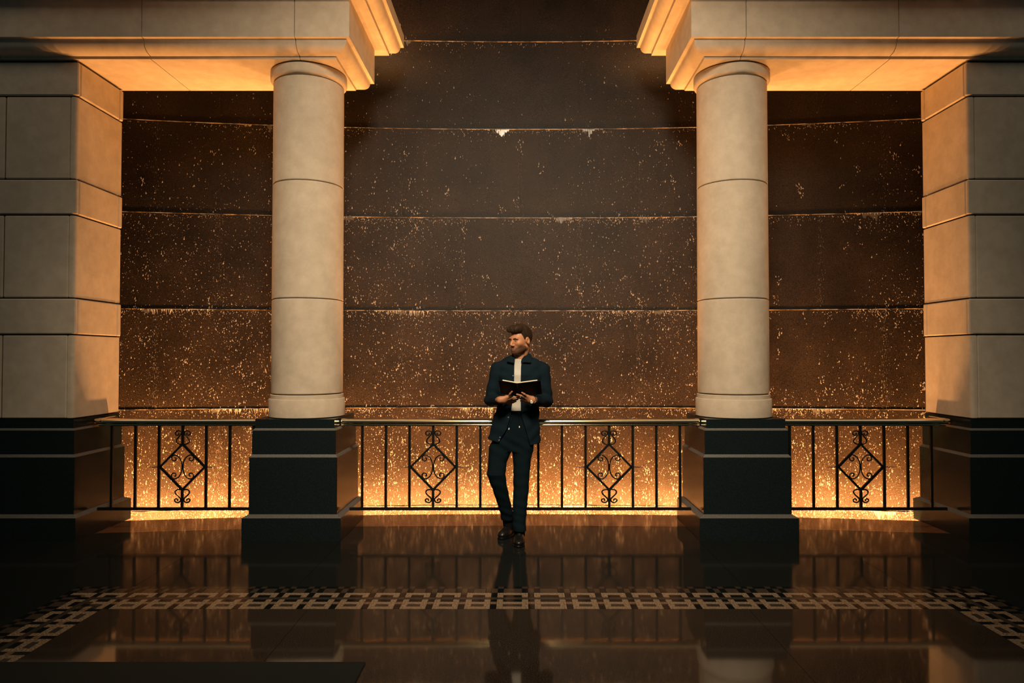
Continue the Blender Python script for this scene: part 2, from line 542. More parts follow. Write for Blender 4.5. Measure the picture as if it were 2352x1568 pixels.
CX = 1.917; CYc = 6.155
SOF = 4.09
for sx, w in ((-1, 'left'), (1, 'right')):
    c = (sx * CX, CYc)
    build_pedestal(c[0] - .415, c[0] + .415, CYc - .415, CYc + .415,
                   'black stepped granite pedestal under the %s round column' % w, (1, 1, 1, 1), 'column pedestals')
    t = empty('column', (c[0], c[1], 1.013), 'round cream stone column on the %s of the reading man' % w, 'column', 'round columns')
    lathe('base_ring', [(.31, 1.013), (.329, 1.018), (.3295, 1.165), (.326, 1.172), (.317, 1.174), (.317, 1.207), (.310, 1.211)], c, STONE, t)
    zs = [1.219, 2.047, 3.069, 3.985]; rr = [.3095, .309, .308, .3065]
    for i in range(3):
        a, b_ = zs[i] + (.0 if i == 0 else .003), zs[i + 1] - .003
        lathe('drum', [(rr[i] - .006, a), (rr[i], a + .006), (rr[i + 1], b_ - .006), (rr[i + 1] - .006, b_)], c, STONE, t)
    lathe('mortar', [(.295, 1.2), (.294, 4.0)], c, MORTAR, t)
    cap = [(.296, 3.986), (.306, 3.99)] + [(.306 + .027 * math.sin(q * PI / 2 / 6), 4.018 - .026 * math.cos(q * PI / 2 / 6)) for q in range(7)] + [(.333, 4.076), (.330, 4.082), (.312, 4.083)]
    lathe('capital', cap, c, STONE, t)

PX = 3.805
ZJ = [1.018, 1.731, 2.043, 2.757, 3.063, 3.78, 4.078]
PYF, PYB = 5.82, 6.475
for sx, w in ((-1, 'left'), (1, 'right')):
    px = PX if sx < 0 else 3.84
    X = lambda a: sx * a
    ti, bx = sorted((X(px - .085), X(5.9)))
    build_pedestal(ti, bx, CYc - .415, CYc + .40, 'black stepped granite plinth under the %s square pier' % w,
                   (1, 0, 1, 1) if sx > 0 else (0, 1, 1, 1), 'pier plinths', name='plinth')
    t = empty('pier', (X(px + .9), CYc, 1.013), 'square cream stone pier of banded blocks at the %s edge' % w, 'pier', 'banded stone piers')
    box('mortar', (X(px + .016), PYF + .014, 1.015), (X(5.9), PYB - .014, 4.085), MORTAR, t)
    g = .006
    for i in range(6):
        z0, z1 = ZJ[i] + (g if i else 0), ZJ[i + 1] - g
        if i % 2 == 0:       # tall course: corner stone wraps the side
            jx = 4.42
            box('block', (X(5.9), PYF, z0), (X(jx + .004), PYB - .05, z1), STONE, t, .008)
            box('block', (X(jx - .004), PYF, z0), (X(px + .060), PYB - .05, z1), STONE, t, .008)
            bm = box_bm(*[[f_(a, b_) for a, b_ in zip((X(px + .052), PYF, z0), (X(px), PYB, z1))] for f_ in (min, max)])
            ed = [e for e in bm.edges if all(abs(v.co.x - X(px)) < 1e-4 and abs(v.co.y - PYF) < 1e-4 for v in e.verts)]
            bmesh.ops.bevel(bm, geom=ed, offset=.03, segments=4, affect='EDGES', profile=.5)
            bmesh.ops.bevel(bm, geom=[e for e in bm.edges if abs(e.verts[0].co.z - e.verts[1].co.z) < 1e-5], offset=.005, segments=1, affect='EDGES')
            o = bm_obj('block', bm, STONE, t); o.data.shade_smooth(); o.data.set_sharp_from_angle(angle=math.radians(28))
        else:
            q = px - .012
            box('block', (X(5.9), PYF - .008, z0), (X(q), PYF + .022, z1), STONE, t, .008)
            box('block', (X(px + .2), PYF + .029, z0), (X(q), PYB - .054, z1), STONE, t, .008)
            box('block', (X(px + .2), PYB - .047, z0), (X(q), PYB + .004, z1), STONE, t, .007)


def ovolo(d0, z0, d1, z1, n=6):
    return [(d1 - (d1 - d0) * math.cos(q * PI / 2 / n), z0 - (z0 - z1) * math.sin(q * PI / 2 / n)) for q in range(n + 1)]


LOW = [(0, 4.545), (0, 4.214), (.030, 4.212), (.032, 4.203)] + ovolo(.034, 4.200, .122, 4.116) + [(.143, 4.112), (.146, 4.09)]
UPP = [(0, 4.81), (0, 4.685), (.028, 4.683), (.030, 4.675)] + ovolo(.032, 4.672, .110, 4.585) + [(.124, 4.582), (.126, 4.549)]
BY0, BY1 = 5.65, 6.64
for sx, w in ((-1, 'left'), (1, 'right')):
    t = empty('beam', (sx * 3.5, CYc, SOF), 'cream stone beam resting on the %s column and pier' % w, 'beam', 'moulded stone beams')
    cuts = [1.43, 1.888, 3.165, 4.45, 5.9]
    g = .003
    for i in range(4):
        a, b_ = cuts[i] + (g if i else 0), cuts[i + 1] - g
        x0, x1 = sorted((sx * a, sx * b_))
        end = 1 if i == 0 else 0
        rect_loft('block', LOW, x0, x1, BY0, BY1, STONE, t, (end, 0, 1, 1) if sx > 0 else (0, end, 1, 1))
    box('mortar', (sx * 1.62, BY0 + .17, 4.10), (sx * 5.9, BY1 - .17, 4.53), MORTAR, t)
    t = empty('cornice', (sx * 3.5, CYc, 4.549), 'projecting cream stone cornice above the %s beam' % w, 'cornice', 'upper cornices')
    cuts = [1.185, 2.5, 4.1, 5.9]
    for i in range(3):
        a, b_ = cuts[i] + (g if i else 0), cuts[i + 1] - g
        x0, x1 = sorted((sx * a, sx * b_))
        end = 1 if i == 0 else 0
        rect_loft('block', UPP, x0, x1, 5.40, 6.89, STONE, t, (end, 0, 1, 1) if sx > 0 else (0, end, 1, 1))

# ------------------------------------------------------------------ railings
RY = 6.03
U = .000769
C_TOP = [(-6, 0), (-9, 40), (-20, 78), (-47, 117), (-88, 136), (-120, 120), (-124, 88), (-104, 70), (-80, 76), (-76, 98), (-92, 106)]
S_TOP = [(0, 262), (-36, 260), (-70, 280), (-70, 312), (-45, 345), (-20, 378), (-22, 402), (-50, 412), (-80, 400), (-84, 374), (-62, 362), (-44, 374), (-50, 390)]
S_BOT = [(0, -275), (-22, -258), (-55, -258), (-80, -276), (-78, -302), (-52, -330), (-24, -356), (-20, -384), (-44, -404), (-76, -398), (-88, -376), (-70, -362), (-52, -372), (-54, -388)]


def build_rail(xl, xr, bl, br, bars, orn, label, endl, endr):
    t = empty('railing', ((xl + xr) / 2, RY, 0), label, 'railing', 'brass-topped railings')
    ZC = .573

    def extr(name, prof, mat, x0, x1, r0=0, r1=0):
        """prof (dy, z) swept along x; a rounded end of radius r turns back into the plinth"""
        path = [(x0, RY)] ; 
        pts = [Vector((x0, RY, 0)), Vector((x1, RY, 0))]
        v, f = [], []
        for p in pts:
            for dy, z in prof: v.append((p.x, p.y + dy, z))
        m = len(prof)
        for k in range(m):
            q = (k + 1) % m
            f.append((k, q, m + q, m + k))
        f.append(tuple(range(m))[::-1]); f.append(tuple(range(m, 2 * m)))
        o = py_obj(name, v, f, mat, t); o.data.shade_smooth(); o.data.set_sharp_from_angle(angle=math.radians(50))
        return o
    half_ = [(0, .999), (.012, .998), (.020, .995), (.0247, .9914), (.0318, .9824), (.0325, .9812), (.0363, .9708), (.0365, .9695), (.0355, .962), (.030, .956), (.018, .952), (0, .951)]
    pr = [(-a, b) for a, b in half_] + [(a, b) for a, b in half_[-2:0:-1]]
    extr('handrail', pr, BRASS, xl, xr)
    half_ = [(0, .953)] + [(.0165 + .010 * math.sin(q * PI / 8), .943 + .010 * math.cos(q * PI / 8)) for q in range(9)] + [(0, .933)]
    pr = [(-a, b) for a, b in half_] + [(a, b) for a, b in half_[-2:0:-1]]
    extr('rail_bead', pr, BRASS, xl, xr)
    for e, s in ((endl, -1), (endr, 1)):
        if e:                                             # rounded return of the brass into the plinth
            xe = xl if s < 0 else xr
            pts = [(xe - s * .03, RY, .974)] + [(xe + s * .055 * math.sin(q * PI / 8), RY + .055 - .055 * math.cos(q * PI / 8), .974) for q in range(5)] + [(xe + s * .055, RY + .30, .974)]
            vv, ff = [], []
            for i, p in enumerate(pts):
                tq = Vector(pts[min(i + 1, len(pts) - 1)]) - Vector(pts[max(i - 1, 0)]); tq.normalize(); nrm = Vector((-tq.y, tq.x, 0))
                for q in range(16):
                    vv.append(Vector(p) + nrm * .036 * math.cos(q * PI / 8) + Vector((0, 0, .024 * math.sin(q * PI / 8))))
            for i in range(len(pts) - 1):
                for k in range(16):
                    q = (k + 1) % 16
                    ff.append((i * 16 + k, i * 16 + q, (i + 1) * 16 + q, (i + 1) * 16 + k))
            ff.append(tuple(range(16))); ff.append(tuple(range((len(pts) - 1) * 16, len(pts) * 16)))
            py_obj('handrail_return', vv, ff, BRASS, t, True)
    box('bottom_rail', (bl, RY - .012, .195), (br, RY + .012, .219), IRON, t, .002)
    for x in bars:
        box('baluster', (x - .0105, RY - .0105, .215), (x + .0105, RY + .0105, .938), IRON, t, .002)
    for x in orn:
        box('baluster', (x - .0105, RY - .0105, .765), (x + .0105, RY + .0105, .938), IRON, t, .002)
        box('baluster', (x - .0105, RY - .0105, .215), (x + .0105, RY + .0105, .38), IRON, t, .002)
        s = .197
        D = []
        for (a, b_) in (((0, .2), (s, 0)), ((s, 0), (0, -.2)), ((0, -.2), (-s, 0)), ((-s, 0), (0, .2))):
            v, f = tube_geo([(x + a[0], RY, ZC + a[1]), (x + b_[0], RY, ZC + b_[1])], .0125, 4)
            py_obj('diamond_bar', v, f, IRON, t)
        for sg in (-1, 1):
            pts = [(x - sg * a * U, RY, ZC + b_ * U) for a, b_ in reversed(C_TOP)] + [(x - sg * a * U, RY, ZC - b_ * U) for a, b_ in C_TOP[1:]]
            v, f = tube_geo(spline(pts, 4), .0055, 6); py_obj('scroll', v, f, IRON, t, True)
            for S in (S_TOP, S_BOT):
                pts = [(x - sg * a * U, RY, ZC + b_ * U) for a, b_ in S]
                v, f = tube_geo(spline(pts, 4), .0062, 6); py_obj('scroll', v, f, IRON, t, True)
            pts = [(x + sg * a * U, RY, ZC + b_ * U) for a, b_ in ((262, 0), (300, 0), (335, -5), (360, 0), (384, -6))]
            sp = spline(pts, 4)
            v, f = tube_geo(sp, [.0048 * (1 - .75 * i / (len(sp) - 1)) for i in range(len(sp))], 5); py_obj('barb', v, f, IRON, t)
    return t


S0 = .2078
build_rail(-3.70, -2.262, -3.715, -2.334, [-2.972 + S0 * k for k in (-3, -2, -1, 1, 2, 3)], [-2.972], 'brass-topped iron railing between the left pier and left column', 1, 0)
build_rail(-1.572, 1.572, -1.5, 1.5, [-.767 + S0 * k for k in (-3, -2, -1, 1, 2, 3)] + [.782 + S0 * k for k in (-3, -2, -1, 1, 2, 3)], [-.767, .782],
           'long brass-topped iron railing behind the man', 0, 0)
build_rail(2.262, 3.735, 2.334, 3.75, [2.995 + S0 * k for k in (-3, -2, -1, 1, 2, 3)], [2.995], 'brass-topped iron railing between the right column and right pier', 0, 1)

# ------------------------------------------------------------------ mat in the foreground
prop(box('floor_mat', (-4.2, 1.2, .0005), (-.78, 3.477, .009), MATM, None, .003), 'flat dark mat lying on the polished floor, bottom left corner', 'mat')

# ------------------------------------------------------------------ the man: every piece is grown from a signed distance field
def M(px, py, Y):
    """a point read off the photograph at distance Y (metres)"""
    f = 1568.0; c, s = math.cos(TILT), math.sin(TILT)
    u, v = (px - 1195) / f, (784 - py) / f
    t = Y / (c - v * s)
    return np.array((t * u, Y, EYE + t * (s + v * c)))


def smin(a, b, k):
    h = np.clip(.5 + .5 * (b - a) / k, 0, 1)
    return b + (a - b) * h - k * h * (1 - h)


def smax(a, b, k): return -smin(-a, -b, k)


def s_cone(p, a, b, ra, rb):
    a = np.asarray(a, float); b = np.asarray(b, float)
    pa = p - a; ba = b - a
    h = np.clip(pa @ ba / (ba @ ba), 0, 1)
    return np.linalg.norm(pa - h[:, None] * ba, axis=1) - (ra + (rb - ra) * h)


def s_ell(p, c, r, R=None):
    q = p - np.asarray(c, float)
    if R is not None: q = q @ R
    r = np.asarray(r, float)
    k0 = np.linalg.norm(q / r, axis=1); k1 = np.linalg.norm(q / (r * r), axis=1) + 1e-9
    return k0 * (k0 - 1) / k1


def s_box(p, c, h, R=None, rd=0.0):
    q = p - np.asarray(c, float)
    if R is not None: q = q @ R
    q = np.abs(q) - (np.asarray(h, float) - rd)
    return np.linalg.norm(np.maximum(q, 0), axis=1) + np.minimum(q.max(axis=1), 0) - rd


def s_loft(p, secs, pw=2.3):
    """secs: (z, cx, cy, a, b) rising in z; a stack of super-ellipses"""
    S = np.array(sorted(secs), float)
    z = np.clip(p[:, 2], S[0, 0], S[-1, 0])
    cx, cy, a, b = (np.interp(z, S[:, 0], S[:, i]) for i in (1, 2, 3, 4))
    x = np.abs(p[:, 0] - cx) / a; y = np.abs(p[:, 1] - cy) / b
    d = ((x ** pw + y ** pw) ** (1 / pw) - 1) * np.minimum(a, b)
    return np.maximum(d, np.maximum(S[0, 0] - p[:, 2], p[:, 2] - S[-1, 0]))


def nets(name, fn, lo, hi, h, mat, parent=None, col=None):
    """surface nets on a dense grid that is only evaluated near the surface"""
    lo = np.array(lo, float); hi = np.array(hi, float); C = 4
    nc = np.ceil((hi - lo) / (h * C)).astype(int) + 1
    n = nc * C
    ax = [lo[i] + (np.arange(nc[i]) + .5) * h * C - h * .5 for i in range(3)]
    P = np.stack(np.meshgrid(*ax, indexing='ij'), -1).reshape(-1, 3)
    dc = fn(P).reshape(nc)
    D = np.repeat(np.repeat(np.repeat(np.sign(dc), C, 0), C, 1), C, 2).astype(np.float32)
    near = np.argwhere(np.abs(dc) < h * C * 1.9)
    off = np.stack(np.meshgrid(*[np.arange(C)] * 3, indexing='ij'), -1).reshape(-1, 3)
    I = (near[:, None, :] * C + off[None]).reshape(-1, 3)
    D[I[:, 0], I[:, 1], I[:, 2]] = fn(lo + I * h)
    ins = D < 0
    cnt = np.zeros(n - 1, np.int8); 
    for dx in (0, 1):
        for dy in (0, 1):
            for dz in (0, 1):
                cnt += ins[dx:n[0] - 1 + dx, dy:n[1] - 1 + dy, dz:n[2] - 1 + dz]
    cells = np.argwhere((cnt > 0) & (cnt < 8))
    idx = -np.ones(n - 1, np.int64); idx[tuple(cells.T)] = np.arange(len(cells))
    acc = np.zeros((len(cells), 3)); num = np.zeros(len(cells))
    cor = [(a, b, c) for a in (0, 1) for b in (0, 1) for c in (0, 1)]
    for i, a in enumerate(cor):
        for b in cor[i + 1:]:
            if sum(abs(x - y) for x, y in zip(a, b)) != 1: continue
            A = cells + a; B = cells + b
            da = D[tuple(A.T)]; db = D[tuple(B.T)]
            m = (da < 0) != (db < 0)
            t = np.where(m, da / np.where(m, da - db, 1), 0)
            acc += np.where(m[:, None], A + t[:, None] * (B - A), 0); num += m
    V = lo + acc / num[:, None] * h
    F = []
    for d in range(3):
        u, w = (d + 1) % 3, (d + 2) % 3
        e = [slice(0, n[i]) for i in range(3)]; e2 = list(e)
        e[d] = slice(0, n[d] - 1); e2[d] = slice(1, n[d])
        a = ins[tuple(e)]; b = ins[tuple(e2)]
        E = np.argwhere(a != b)
        E = E[(E[:, u] > 0) & (E[:, w] > 0) & (E[:, u] < n[u] - 1) & (E[:, w] < n[w] - 1)]
        s = a[tuple(E.T)]
        q = []
        for du, dw in ((0, 0), (-1, 0), (-1, -1), (0, -1)):
            G = E.copy(); G[:, u] += du; G[:, w] += dw
            q.append(idx[tuple(G.T)])
        Q = np.stack(q, 1); Q = np.where(s[:, None], Q, Q[:, ::-1]); F.append(Q)
    F = np.concatenate(F)
    me = bpy.data.meshes.new(name)
    me.vertices.add(len(V)); me.vertices.foreach_set('co', V.ravel().astype(np.float32))
    me.loops.add(len(F) * 4); me.loops.foreach_set('vertex_index', F.ravel().astype(np.int32))
    me.polygons.add(len(F)); me.polygons.foreach_set('loop_start', np.arange(0, len(F) * 4, 4, dtype=np.int32))
    me.update(calc_edges=True); me.validate()
    if col is not None:
        at = me.color_attributes.new('tint', 'FLOAT_COLOR', 'POINT')
        c = np.ones((len(V), 4), np.float32); c[:, :3] = col(V)
        at.data.foreach_set('color', c.ravel())
    o = link(name, me, mat, parent); me.shade_smooth()
    return o


def tinted(name, rough, spec=.4, sss=0.0):
    N = NT(name); a = N.n('ShaderNodeVertexColor'); a.layer_name = 'tint'
    N.l(a.outputs['Color'], N.b.inputs['Base Color']); N.b.inputs['Roughness'].default_value = rough
    N.b.inputs['Specular IOR Level'].default_value = spec
    return N.m


SKIN = tinted('skin', .5, .35)
SHIRT = mottled('navy_cotton', (.0022, .0078, .0125), (.0045, .0130, .0195), 400, rough=.85, spec=.10)
TROUS = mottled('dark_teal_wool', (.0018, .0065, .0095), (.0035, .0105, .0145), 400, rough=.9, spec=.08)
TEE = mottled('white_cotton', (.46, .44, .40), (.52, .50, .455), 300, rough=.9, spec=.1)
LEATH = plain('black_leather', (.005, .006, .006), .34, spec=.35)
HAIRM = mottled('brown_hair', (.009, .0055, .003), (.040, .022, .011), 160, rough=.6, spec=.15)
BEARD = mottled('beard_hair', (.045, .022, .011), (.10, .05, .025), 300, rough=.7, spec=.2)
EYEW = plain('eye_white', (.15, .12, .10), .3)
EYED = plain('eye_iris', (.012, .012, .010), .2)
COVER = mottled('black_book_cover', (.004, .003, .003), (.008, .006, .0055), 200, rough=.6, spec=.15)
PAPER = plain('page_paper', (.62, .58, .47), .8, spec=.1)
STEEL = plain('watch_gold', (.75, .62, .45), .25, metal=1)
DIAL = plain('watch_dial', (.55, .50, .42), .35)
SOCK = plain('black_sock', (.006, .007, .008), .9, spec=.1)
TIP = plain('white_cord_tip', (.8, .78, .72), .5)
BUTTON = plain('grey_button', (.25, .27, .28), .35)

man = empty('person', (float(M(1190, 1240, 5.7)[0]), 5.7, 0), 'young man in navy overshirt and white tee leaning on the railing, reading', 'person')

# ---- head frame: r = his left, f = forward, u = up; the face turns to his right
HC = M(1195.5, 781, 5.80)
YAW = math.radians(47)
fv = np.array((-math.sin(YAW), -math.cos(YAW), 0.0)); rv = np.array((math.cos(YAW), -math.sin(YAW), 0.0))
NOD = math.radians(4)
uv_ = np.array((0, 0, 1.0))
f2 = fv * math.cos(NOD) - uv_ * math.sin(NOD); u2 = uv_ * math.cos(NOD) + fv * math.sin(NOD)
HR = np.stack([rv, f2, u2], 1)


def hl(p): return (p - HC) @ HR


def hw(q): return HC + HR @ np.asarray(q, float)


def d_head(p):
    q = hl(p)
    d = s_ell(q, (0, -.016, .030), (.074, .096, .090))
    d = smin(d, s_ell(q, (0, .026, -.022), (.061, .066, .088)), .03)
    d = smin(d, s_ell(q, (0, .042, -.080), (.046, .046, .036)), .025)
    for s in (-1, 1):
        d = smin(d, s_cone(q, (s * .054, -.004, -.062), (s * .020, .070, -.100), .016, .016), .022)
        d = smin(d, s_ell(q, (s * .040, .058, -.024), (.024, .026, .022)), .02)
    d = smin(d, s_ell(q, (0, .080, -.103), (.020, .017, .015)), .014)
    d = smin(d, s_cone(q, (-.040, .079, .0165), (.040, .079, .0165), .0125, .0125), .014)
    for s in (-1, 1):
        d = smax(d, -s_ell(q, (s * .032, .103, .000), (.019, .019, .0115)), .010)
    for s in (-1, 1):                         # lids over the eyeballs, leaving a slit
        lid = s_ell(q, (s * .032, .0785, -.001), (.0150, .0130, .0130))
        d = smin(d, smax(lid, -s_ell(q, (s * .032, .0925, -.0025), (.0125, .012, .0036)), .0015), .004)
    d = smin(d, s_cone(q, (0, .086, .012), (0, .110, -.034), .0075, .0105), .010)
    for s in (-1, 1):
        d = smin(d, s_ell(q, (s * .0125, .098, -.040), (.0085, .011, .0075)), .006)
    d = smin(d, s_ell(q, (0, .089, -.066), (.023, .0105, .0055)), .006)
    d = smin(d, s_ell(q, (0, .087, -.078), (.019, .0105, .0060)), .006)
    d = smax(d, -s_ell(q, (0, .101, -.0718), (.024, .010, .0016)), .003)
    for s in (-1, 1):
        R = np.array(((1, 0, 0), (0, .94, .34), (0, -.34, .94)))
        e = s_ell(q, (s * .077, -.014, -.006), (.010, .0205, .033), R)
        e = smax(e, -s_ell(q, (s * .088, -.010, -.004), (.010, .011, .018)), .006)
        d = smin(d, e, .008)
    return d


NB = M(1194, 826, 5.845)                   # base of the neck
SHL, SHR = M(1144, 848, 5.86), M(1246, 850, 5.86)
ELL, ELR = M(1128, 918, 5.84), M(1254.5, 920, 5.84)
WRL, WRR = M(1149, 918, 5.60), M(1223, 917.5, 5.60)

# ---- the book: covers face the camera, spine nearest
BT = M(1187.6, 881, 5.450)                  # top of the spine
bl_t, br_t = M(1144.8, 873.3, 5.500), M(1241.8, 874, 5.500)
down = M(1192.0, 911.5, 5.585) - BT; BH = float(np.linalg.norm(down)); down /= BH


def cover_frame(edge):
    a = edge - BT; w = np.linalg.norm(a); a = a / w
    nrm = np.cross(a, down); nrm /= np.linalg.norm(nrm)
    if nrm[1] > 0: nrm = -nrm                # outward, towards the camera
    return a, w, nrm


aL, wL, nL = cover_frame(bl_t); aR, wR, nR = cover_frame(br_t)


def on_cover(px, py, side, out):
    a, w, nrm = (aL, wL, nL) if side < 0 else (aR, wR, nR)
    o = np.array((0, 0, EYE)); d = M(px, py, 5.5) - o
    t = ((BT - o) @ nrm + out) / (d @ nrm)
    return o + d * t


# ---- hands: (knuckle, mid joint, tip) in the photograph, lying on the covers
HAND = {-1: dict(w=WRL, f=[((1168.5, 910), (1172, 904), (1176, 899), .0088), ((1172, 914.8), (1182, 912.5), (1191.5, 911.5), .0090),
                           ((1172.5, 920), (1182, 918.5), (1189.5, 916.2), .0086), ((1170, 925), (1178, 924), (1185, 921.2), .0078)],
                 th=((1163, 911), (1168, 901), (1172, 893))),
        1: dict(w=WRR, f=[((1211, 909.5), (1204.5, 905), (1199, 901.5), .0085), ((1207.5, 913.5), (1197, 908.5), (1187.5, 905.5), .0088),
                          ((1206, 918.7), (1197.5, 915.6), (1191, 913), .0086), ((1208.5, 924), (1201.5, 922.5), (1196, 920), .0078)],
                th=((1215, 910), (1210, 901), (1206, 893)))}
HPTS = {}
for sd, hd in HAND.items():
    F = []
    for k, (a, b, c, r) in enumerate(hd['f']):
        F.append((on_cover(*a, sd, .020 - .002 * k), on_cover(*b, sd, .017), on_cover(*c, sd, .0095), r))
    th = [on_cover(*hd['th'][0], sd, -.024), on_cover(*hd['th'][1], sd, -.030), on_cover(*hd['th'][2], sd, -.0262)]
    HPTS[sd] = (hd['w'], F, th)


def d_hand(p, sd):
    w, F, th = HPTS[sd]
    ks = [f[0] for f in F]
    d = s_cone(p, w, w + (ks[2] - w) * .3, .029, .029)
    for k in ks:
        root = w + (k - w) * .22
        d = smin(d, s_cone(p, root, k, .0205, .0135), .014)
    d = smin(d, s_cone(p, w + (th[0] - w) * .3, th[0], .018, .013), .012)
    d = smin(d, s_cone(p, th[0], th[1], .012, .0105), .006)
    d = smin(d, s_cone(p, th[1], th[2], .0105, .0088), .004)
    for a, b, c, r in F:
        e = smin(s_cone(p, a, b, r * 1.12, r), s_cone(p, b, c, r, r * .86), .004)
        d = smin(d, e, .005)
    return d


ZW = M(1190, 945, 5.87)[2]
# trouser legs: (photo y, centre x, half width, Y, half depth)
def sec(y, x, hw_, Y, hd):
    p = M(x, y, Y); q = M(x + hw_, y, Y)
    return (p[2], p[0], Y, q[0] - p[0], hd)


LEGL = [sec(1000, 1160, 26, 5.865, .090), sec(1014, 1156, 27, 5.862, .092), sec(1030, 1150, 27.5, 5.860, .095), sec(1060, 1143, 21.5, 5.835, .085), sec(1088, 1139.5, 21.5, 5.80, .080),
        sec(1110, 1145, 18.5, 5.815, .073), sec(1140, 1153, 16.2, 5.85, .068), sec(1170, 1162, 15, 5.885, .064), sec(1192, 1165.5, 14.5, 5.905, .062)]
LEGR = [sec(1000, 1204, 26, 5.865, .092), sec(1030, 1200, 24.5, 5.86, .098), sec(1060, 1199, 20.2, 5.845, .090), sec(1090, 1197.6, 18.6, 5.825, .080),
        sec(1115, 1197, 17.8, 5.81, .074), sec(1140, 1195.8, 17.2, 5.79, .070), sec(1170, 1193.6, 16, 5.765, .066), sec(1195, 1192.8, 15.4, 5.745, .066), sec(1218, 1193, 15.2, 5.725, .068)]
HIPS = [sec(1034, 1185, 36, 5.862, .095), sec(1010, 1183, 46, 5.862, .103), sec(980, 1186, 46, 5.862, .102), sec(932, 1187, 41, 5.862, .096)]
TORSO = [sec(1024, 1181, 59, 5.862, .122), sec(1005, 1181, 60, 5.862, .122), sec(980, 1184, 56, 5.862, .120), sec(950, 1187, 51, 5.862, .118),
         sec(920, 1193, 47, 5.865, .118), sec(885, 1196, 50, 5.86, .124), sec(860, 1195, 53, 5.86, .122), sec(842, 1195, 48, 5.86, .100), sec(828, 1195, 30, 5.86, .075)]


def grow(secs, k, kb=None): return [(z, cx, cy, a + k, b + (k if kb is None else kb)) for z, cx, cy, a, b in secs]


def d_body(p):
    d = d_head(p)
    d = smin(d, s_cone(p, hw((0, -.030, -.055)), NB, .056, .060), .022)
    d = smin(d, s_loft(p, grow(TORSO[3:], -.035)), .03)
    d = smin(d, s_cone(p, NB, SHL, .05, .040), .03); d = smin(d, s_cone(p, NB, SHR, .05, .040), .03)
    for a, b, c, sd in ((SHL, ELL, WRL, -1), (SHR, ELR, WRR, 1)):
        d = smin(d, s_cone(p, a, b, .042, .037), .02)
        d = smin(d, s_cone(p, b, c, .037, .026), .01)
        d = smin(d, d_hand(p, sd), .008)
    d = smin(d, s_loft(p, grow(HIPS, -.03)), .02)
    d = smin(d, s_loft(p, grow(LEGL, -.018)), .02); d = smin(d, s_loft(p, grow(LEGR, -.018)), .02)
    return d


def skin_col(V):
    q = hl(V)
    c = np.tile(np.array((.43, .195, .100)), (len(V), 1))
    head = np.linalg.norm(q - np.array((0, 0, 0)), axis=1) < .17
    lip = np.exp(-((q[:, 0] / .022) ** 2 + ((q[:, 2] + .072) / .011) ** 2) ** 2) * (q[:, 1] > .07)
    c = c * (1 - lip[:, None] * .55) + np.array((.33, .12, .08)) * lip[:, None] * .55
    ck = np.exp(-(((np.abs(q[:, 0]) - .045) / .02) ** 2 + ((q[:, 2] + .03) / .02) ** 2)) * head
    c = c * (1 - ck[:, None] * .25) + np.array((.52, .21, .11)) * ck[:, None] * .25
    # short beard: it darkens along the jaw and round the mouth
    a = np.abs(q[:, 0])
    edge = -.052 + .55 * np.clip(a - .030, 0, 1) - 1.1 * np.clip(.012 - q[:, 1], 0, 1)
    bd = np.clip((edge - q[:, 2]) / .016, 0, 1) * np.clip((q[:, 1] + .012) / .014, 0, 1) * np.clip((q[:, 2] + .128) / .012, 0, 1)
    ms = np.exp(-((a / .027) ** 2 + ((q[:, 2] + .057) / .0075) ** 2) ** 2) * (q[:, 1] > .06)
    bd = np.clip(np.maximum(bd * (1 - lip), ms) * head, 0, 1)[:, None] * .93
    c = c * (1 - bd) + np.array((.040, .017, .008)) * bd
    return c


LO = (-.36, 5.42, -.01)
body = nets('body', d_body, (-.36, 5.42, .10), (.33, 6.02, 1.86), .0036, SKIN, man, skin_col)
body['label'] = 'tanned bare face, neck and hands'


def region_shell(base, grow_, reg):
    return lambda p: np.maximum(base(p) - grow_(p), reg(p))


# hair, beard and brows are thin layers that follow the head
def d_hair(p):
    q = hl(p)
    d = s_ell(q, (0, -.016, .034), (.0795, .102, .094))
    top = s_ell(q, (0, .010, .078), (.072, .094, .062))
    quiff = smin(s_cone(q, (-.040, .072, .098), (.046, .058, .100), .027, .026), s_cone(q, (-.030, .092, .092), (.035, .080, .094), .020, .018), .02)
    d = smin(d, top, .02); d = smin(d, quiff, .025)
    st = np.sin((q[:, 0] * 1.0 + q[:, 1] * .55) * 330 + 3 * np.sin(q[:, 1] * 40)) * .0016 + np.sin((q[:, 0] - q[:, 1]) * 140 + q[:, 2] * 60) * .0012
    d = d + st * np.clip((q[:, 2] - .03) * 22, 0.15, 1)
    # hairline: forehead free in front, short sides to the ear, nape behind
    front = .070 - .25 * np.clip(-(q[:, 1] - .045), 0, 1)
    line = np.where(q[:, 1] > .045, .068, np.where(q[:, 1] > .012, .068 - (.045 - q[:, 1]) * 2.6, np.where(q[:, 1] > -.03, -.018 + .0 * q[:, 1], -.018 + (q[:, 1] + .03) * .9)))
    side = line - q[:, 2]
    ear = -s_ell(q, (0, -.014, -.008), (.2, .022, .036))
    return np.maximum(smax(d, side, .008), ear)


def d_brow(p):
    q = hl(p); a = np.abs(q[:, 0])
    zc = .0150 + .10 * (a - .018) - 2.2 * np.clip(a - .036, 0, 1) ** 1.5 * 2
    reg = np.maximum(np.abs(q[:, 2] - zc) - .0042, np.maximum(.013 - a, a - .052))
    reg = np.maximum(reg, .05 - q[:, 1])
    return np.maximum(d_head(p) - .0030, reg)


